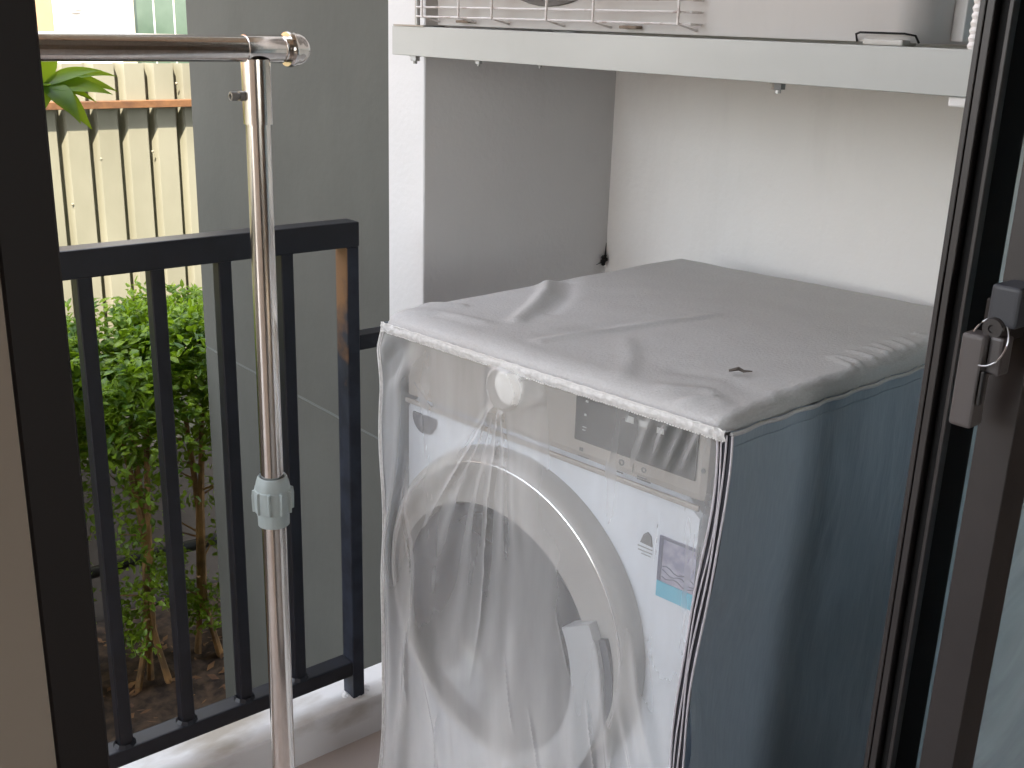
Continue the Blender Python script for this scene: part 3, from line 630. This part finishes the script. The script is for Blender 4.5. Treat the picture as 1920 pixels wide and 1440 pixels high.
# ================================================================== SLIDING DOOR
DT = .98; DB = FZ+.012
fr = thing('door_frame', 'dark bronze aluminium door frame around the balcony opening', 'door frame', (-.49, .9, FZ))
obj('jamb', B(-.5475, -.4385, .1152, .1377, DB+.03, DT, bev=.001, seg=1), M['frame_dark'], fr)
obj('jamb', B(-.5475, -.4385, 1.640, 1.688, DB+.03, DT), M['frame'], fr)
obj('head', B(-.5475, -.4385, .1152, 1.688, DT+.0005, DT+.06), M['frame'], fr)
bm = bmesh.new(); box(bm, -.5475, -.4385, .1152, 1.688, DB, DB+.012)
for x in (-.535, -.50, -.462): box(bm, x-.002, x+.002, .1152, 1.688, DB+.0122, DB+.028)
obj('sill_track', bm, M['frame'], fr)
obj('lintel_wall', B(-.547, -.44, .1152, 1.688, DT+.0605, 1.739), M['beige'], label='beige strip of wall above the sliding door', cat='wall')
p1 = thing('sliding_door', 'outer bronze sliding door panel, its grooved edge beside the washing machine', 'sliding door', (-.53, 1.3, DB+.03), 'sliding glass door panels')
bm = bmesh.new(); box(bm, -.5470, -.5415, 1.000, 1.012, DB+.03, DT-.002, bev=.0006, seg=1); box(bm, -.5402, -.5330, 1.0005, 1.012, DB+.03, DT-.002, bev=.0006, seg=1)
box(bm, -.5190, -.5150, 1.000, 1.0118, DB+.03, DT-.002, bev=.0005, seg=1); obj('stile_edge', bm, M['frame'], p1)
bm = bmesh.new(); box(bm, -.5465, -.5152, 1.0125, 1.0600, DB+.03, DT-.002); obj('stile', bm, M['deep_black'], p1)  # bronze stile painted black: its unlit face and grooves are shade
obj('stile', B(-.5465, -.5152, 1.590, 1.638, DB+.03, DT-.002), M['frame'], p1)
bm = bmesh.new(); box(bm, -.5465, -.5152, 1.0602, 1.5898, DB+.03, DB+.10); obj('rail', bm, M['frame'], p1)
obj('rail', B(-.5465, -.5152, 1.0602, 1.5898, DT-.07, DT-.002), M['frame'], p1)
obj('pane', B(-.534, -.529, 1.0602, 1.5898, DB+.1002, DT-.0702), M['glass'], p1)
p2 = thing('sliding_door', 'inner bronze sliding door panel with the lever handle and lock, at the right edge', 'sliding door', (-.46, 1.3, DB+.03), 'sliding glass door panels')
bm = B(-.480, -.4440, .994, 1.0420, DB+.03, DT-.002, bev=.0008, seg=1); obj('stile', bm, M['frame'], p2)
obj('stile', B(-.480, -.4440, 1.590, 1.638, DB+.03, DT-.002), M['frame'], p2)
obj('rail', B(-.480, -.4440, 1.0422, 1.5898, DB+.03, DB+.10), M['frame'], p2)
obj('rail', B(-.480, -.4440, 1.0422, 1.5898, DT-.07, DT-.002), M['frame'], p2)
obj('pane', B(-.464, -.459, 1.0422, 1.5898, DB+.1002, DT-.0702), M['glass'], p2)
# lever handle, in a local frame on the stile edge
hb = obj('lock_body', B(-.478, -.4515, .966, .9938, -.262, -.226, bev=.002), M['frame_dark'], p2)
lb = B(-.4705, -.4430, .9560, .9935, -.2480, -.2100, bev=.004, seg=3)
obj('lock_cap', lb, mat('lock_cap_paint', (.045, .047, .055), .45), p2)
bm = bmesh.new(); box(bm, -.4840, -.4620, .9420, .9650, -.345, -.2560, bev=.004, seg=3)
for v in bm.verts: v.co.y -= (v.co.z+.2560)*.0
obj('handle_lever', bm, mat('handle_paint', (.105, .092, .088), .45), p2)
obj('handle_boss', B(-.4610, -.4480, .9500, .9700, -.292, -.2560, bev=.003), mat('boss_paint', (.085, .075, .072), .45), p2)
obj('lock_barrel', lathe(bmesh.new(), (-.4615, .9660, -.2500), (0, -1, 0), [(0, .0105), (.012, .0105), (.014, .009), (.014, .004), (.012, .0035), (.012, 0)], 28), M['frame'], p2, smooth=True)
bm = bmesh.new(); cx, cy, cz = -.462, .955, -.262
tube(bm, [(cx+.017*math.cos(a), cy+.008*math.sin(a)-.004, cz+.021*math.sin(a)) for a in [2*math.pi*i/30 for i in range(31)]], .0009, 8, cap=False)
obj('key_ring', bm, mat('ring_steel', (.45, .44, .43), .35, metal=1), label='steel split ring hanging on the door lock', cat='key ring')
obj('key', B(-.4600, -.4570, .9420, .9480, -.320, -.288, bev=.001), M['dark'], label='small dark key fob hanging below the lock', cat='key')

# ================================================================== FENCE
FX = -3.35
fe = thing('metal_fence', 'pale cream corrugated metal fence with a rusty rail, beyond the hedge', 'fence', (FX, 2, -1.95))
prof = []; PT = .0905; y = 1.105-PT*110
while y < 6:
    prof += [(y, 0), (y+.058, 0), (y+.065, -.026), (y+.074, -.026), (y+.0905, 0)]; y += PT
bm = bmesh.new(); pv = None
for yy, dx in prof:
    c = (bm.verts.new((FX+dx, yy, -1.35)), bm.verts.new((FX+dx, yy, -.152)))
    if pv: 
        if abs(pv[0].co.y-yy) > 1e-5: bm.faces.new((pv[0], c[0], c[1], pv[1])); pv = c
    else: pv = c
sh = obj('sheet', bm, M['fence'], fe)
md = sh.modifiers.new('thickness', 'SOLIDIFY'); md.thickness = .0012
rm = mat('rivet', (.26, .24, .18), .6)
for i in range(70):
    yy = -.4+PT*int(random.uniform(0, 42))+.04+random.uniform(-.02, .02)
    obj('rivet', lathe(bmesh.new(), (FX+.0005, yy, random.choice((-.21, -.40, -.42, -.55, -.70))+random.uniform(-.01, .01)), (1, 0, 0), [(0, .0045), (.0012, .004), (.002, .0025), (.003, 0)], 8), rm, fe)
obj('rail', B(FX+.0015, FX+.034, -9, 6, -.279, -.258, bev=.001, seg=1), M['rust'], fe)
obj('plinth_wall', B(FX-.06, FX+.03, -9, 6, -1.95, -1.352), M['plinth'], fe)
bm = tube(bmesh.new(), [(-3.02, .3+.1*i, -1.585+.004*math.sin(i)) for i in range(20)], .018, 10); obj('black_pipe', bm, M['dark'], smooth=True, label='black irrigation pipe running low between the hedge and the fence', cat='pipe')

# ================================================================== PLANTS
def leafquad(bm, p, d, up, ln, wd, bend=.25):
    d = d.normalized(); s = d.cross(up)
    if s.length < .01: s = d.cross(Vector((1, 0, 0)))
    s.normalize(); n = s.cross(d)
    a = bm.verts.new(p); b1 = bm.verts.new(p+d*ln*.35+s*wd*.5+n*ln*.08); b2 = bm.verts.new(p+d*ln*.35-s*wd*.5+n*ln*.08)
    m1 = bm.verts.new(p+d*ln*.4); c1 = bm.verts.new(p+d*ln*.75+s*wd*.36-n*ln*bend*.2); c2 = bm.verts.new(p+d*ln*.75-s*wd*.36-n*ln*bend*.2); m2 = bm.verts.new(p+d*ln*.78-n*ln*bend*.3); e = bm.verts.new(p+d*ln-n*ln*bend*.7)
    bm.faces.new((a, b1, m1)); bm.faces.new((a, m1, b2)); bm.faces.new((m1, b1, c1, m2)); bm.faces.new((m1, m2, c2, b2)); bm.faces.new((m2, c1, e)); bm.faces.new((m2, e, c2))
def rv(): return Vector((random.gauss(0, 1), random.gauss(0, 1), random.gauss(0, 1))).normalized()
GP = [.35, .58, .80, 1.03, 1.22, 1.44, 1.68, .12, -.12]
labs = ['hedge shrub with an orange stem, second from the left between the railing bars', 'hedge shrub standing close to the dark left door frame', 'trimmed hedge shrub just left of the middle railing bars', 'hedge shrub with orange forked roots and stem, centre of the bed', 'hedge shrub with a pale forked stem beside the grey wall', 'hedge shrub partly behind the edge of the grey wall', 'hedge shrub hidden furthest behind the grey wall', 'hedge shrub behind the dark left door frame', 'hedge shrub furthest left, behind the door frame']
for k, y0 in enumerate(GP):
    sx = -2.86+random.uniform(-.05, .05)
    if k == 3: sx = -2.81; 
    s = thing('hedge_shrub', labs[k], 'shrub', (sx, y0, -1.9), 'shrubs of the hedge below the fence')
    bm = bmesh.new()
    for j in range(3):
        a = random.uniform(0, 6.28); o = Vector((math.cos(a), math.sin(a), 0))*.012
        tube(bm, [Vector((sx, y0, -1.92))+o*4.2, Vector((sx, y0, -1.80))+o*2.2, Vector((sx, y0, -1.70))+o*.6, Vector((sx+.01, y0+.008, -1.4))+o*.4, Vector((sx, y0, -1.08))+o*3], [.012, .009, .011, .010, .007], 7)
    for j in range(14):
        z = random.uniform(-1.7, -1.05); a = random.uniform(0, 6.28); d = Vector((math.cos(a), math.sin(a), .5)); p = Vector((sx, y0, z)); tube(bm, [p, p+d*random.uniform(.06, .15)], [.004, .0015], 4)
    obj('trunk', bm, M['bark'], s, smooth=True)
    bm = bmesh.new()
    for j in range(5600):          # dense trimmed top
        x = sx+random.gauss(0, .13); yy = y0+random.uniform(-.17, .17); x = max(sx-.26, min(sx+.24, x))
        top = -.80+.05*noise.noise((x*5, yy*5, 7))+.035*math.sin(yy*9+k); dep = abs(random.gauss(0, 1))*.17
        z = top-dep
        if z < -1.22: continue
        if noise.noise((x*11, yy*11, z*11)) < -.18: continue
        d = rv(); d.z = abs(d.z)*.6+.15 if random.random() < .7 else d.z; leafquad(bm, Vector((x, yy, z)), d, rv()+Vector((0, 0, 1.6)), random.uniform(.018, .040), random.uniform(.010, .020))
    for j in range(2000):           # loose lower leaves
        z = random.uniform(-1.78, -1.1); rr = .16*(1-.55*(-1.1-z)/.68); a = random.uniform(0, 6.28); q = rr*random.random()**.5; x = sx+math.cos(a)*q; yy = y0+math.sin(a)*q
        if noise.noise((x*8, yy*8, z*8)) < .02: continue
        leafquad(bm, Vector((x, yy, z)), rv(), rv()+Vector((0, 0, 1)), random.uniform(.016, .032), random.uniform(.009, .016))
    for j in range(14):            # shoots sticking out of the top
        x = sx+random.uniform(-.15, .15); yy = y0+random.uniform(-.12, .12); h = random.uniform(.03, .09) 
        for q in range(7): leafquad(bm, Vector((x, yy, -.80+h*q/7)), rv()+Vector((0, 0, .8)), Vector((0, 0, 1)), .026, .012)
    obj('crown', bm, M['leaf'], s)
# long leaved tree whose branch tip shows at the upper left
lt = thing('broadleaf_tree', 'long glossy green leaves on a branch tip in front of the fence', 'tree', (-2.3, .2, -1.9))
bm = tube(bmesh.new(), [(-2.3, .2, -1.95), (-2.28, .22, -1.2), (-2.26, .24, -.6), (-2.24, .34, -.25), (-2.21, .50, -.16), (-2.2, .68, -.118)], [.03, .026, .022, .013, .008, .004], 8); obj('trunk', bm, M['bark'], lt, smooth=True)
bm = bmesh.new()
def longleaf(bm, p, tip, wd, droop=.03, up=Vector((1, 0, .9))):
    wd *= 1.35
    p = Vector(p); tip = Vector(tip); d = tip-p; s = d.cross(up).normalized(); n = 9; pl = []; nn = s.cross(d.normalized())
    for i in range(n+1):
        t = i/n; w_ = wd*math.sin(math.pi*min(1, t*.97+.03)**.8)*(1-.3*t)+.0005; q = p+d*t+Vector((0, 0, droop*4*t*(1-t)))
        pl.append((bm.verts.new(q+s*w_*.5+nn*w_*.15), bm.verts.new(q), bm.verts.new(q-s*w_*.5+nn*w_*.15)))
    for i in range(n):
        for k in range(2): bm.faces.new((pl[i][k], pl[i][k+1], pl[i+1][k+1], pl[i+1][k]))
cc = (-2.2, .690, -.140)
for tp, wd in (((-2.18, .822, -.152), .030), ((-2.15, .800, -.155), .032), ((-2.16, .772, -.170), .020), ((-2.14, .752, -.218), .040), ((-2.12, .725, -.205), .040), ((-2.2, .83, -.125), .022), ((-2.22, .72, -.06), .03), ((-2.15, .66, -.20), .035), ((-2.2, .60, -.16), .035), ((-2.25, .62, -.09), .03), ((-2.17, .79, -.112), .022), ((-2.1, .64, -.14), .03)):
    longleaf(bm, cc, tp, wd, random.uniform(.004, .014))
for j in range(60):
    a = random.uniform(0, 6.28); c0 = Vector((-2.27+random.gauss(0, .14), .22+random.gauss(0, .10), random.uniform(-.7, -.0))); longleaf(bm, c0, c0+rv()*.11, .03)
obj('crown', bm, M['leaf_long'], lt, smooth=True)

# ================================================================== NEIGHBOUR HOUSES
hx = -8.0
h1 = thing('white_house', 'sunlit white house with green glass windows beyond the fence', 'house', (hx, 4, -1.95))
obj('wall', B(hx-3, hx, 2.625, 3.068, -1.95, 3.5), M['house_white'], h1)
obj('wall', B(hx-2.99, hx+.05, 3.070, 3.152, -1.95, 3.5), M['house_cream'], h1, label='cream corner pillar')
obj('wall', B(hx-2.98, hx-.02, 3.154, 7, -1.95, 3.5), M['house_cream'], h1)
wn = obj('window', B(hx+.001, hx+.03, 2.735, 2.800, -.035, .60), M['house_cream'], h1); obj('pane', B(hx+.031, hx+.033, 2.757, 2.790, -.018, .55), mat('grey_pane', (.25, .25, .24), .3), wn)
gwn = obj('window', B(hx-.019, hx+.0, 3.160, 4.9, -.55, 1.2), mat('window_frame_white', (.8, .78, .72), .6), h1, label='wide green glazed window')
for k in range(11): obj('pane', B(hx+.001, hx+.008, 3.170+.150*k+(.0 if k else .0), 3.305+.150*k, -.50, 1.15), M['house_green'], gwn)
h2 = thing('beige_house', 'beige rendered house wall at the far left beyond the fence', 'house', (hx, 1.0, -1.95))
obj('wall', B(hx-3, hx-.03, -9, 2.623, -1.95, 2.6), M['house_beige'], h2)
obj('roof', prism([(-9.2, 2.6), (2.62, 2.6), (-3.3, 4.6)], hx-3.2, hx+.35, 'yz'), mat('roof_tile', (.30, .12, .07), .8, var=.2), h2)
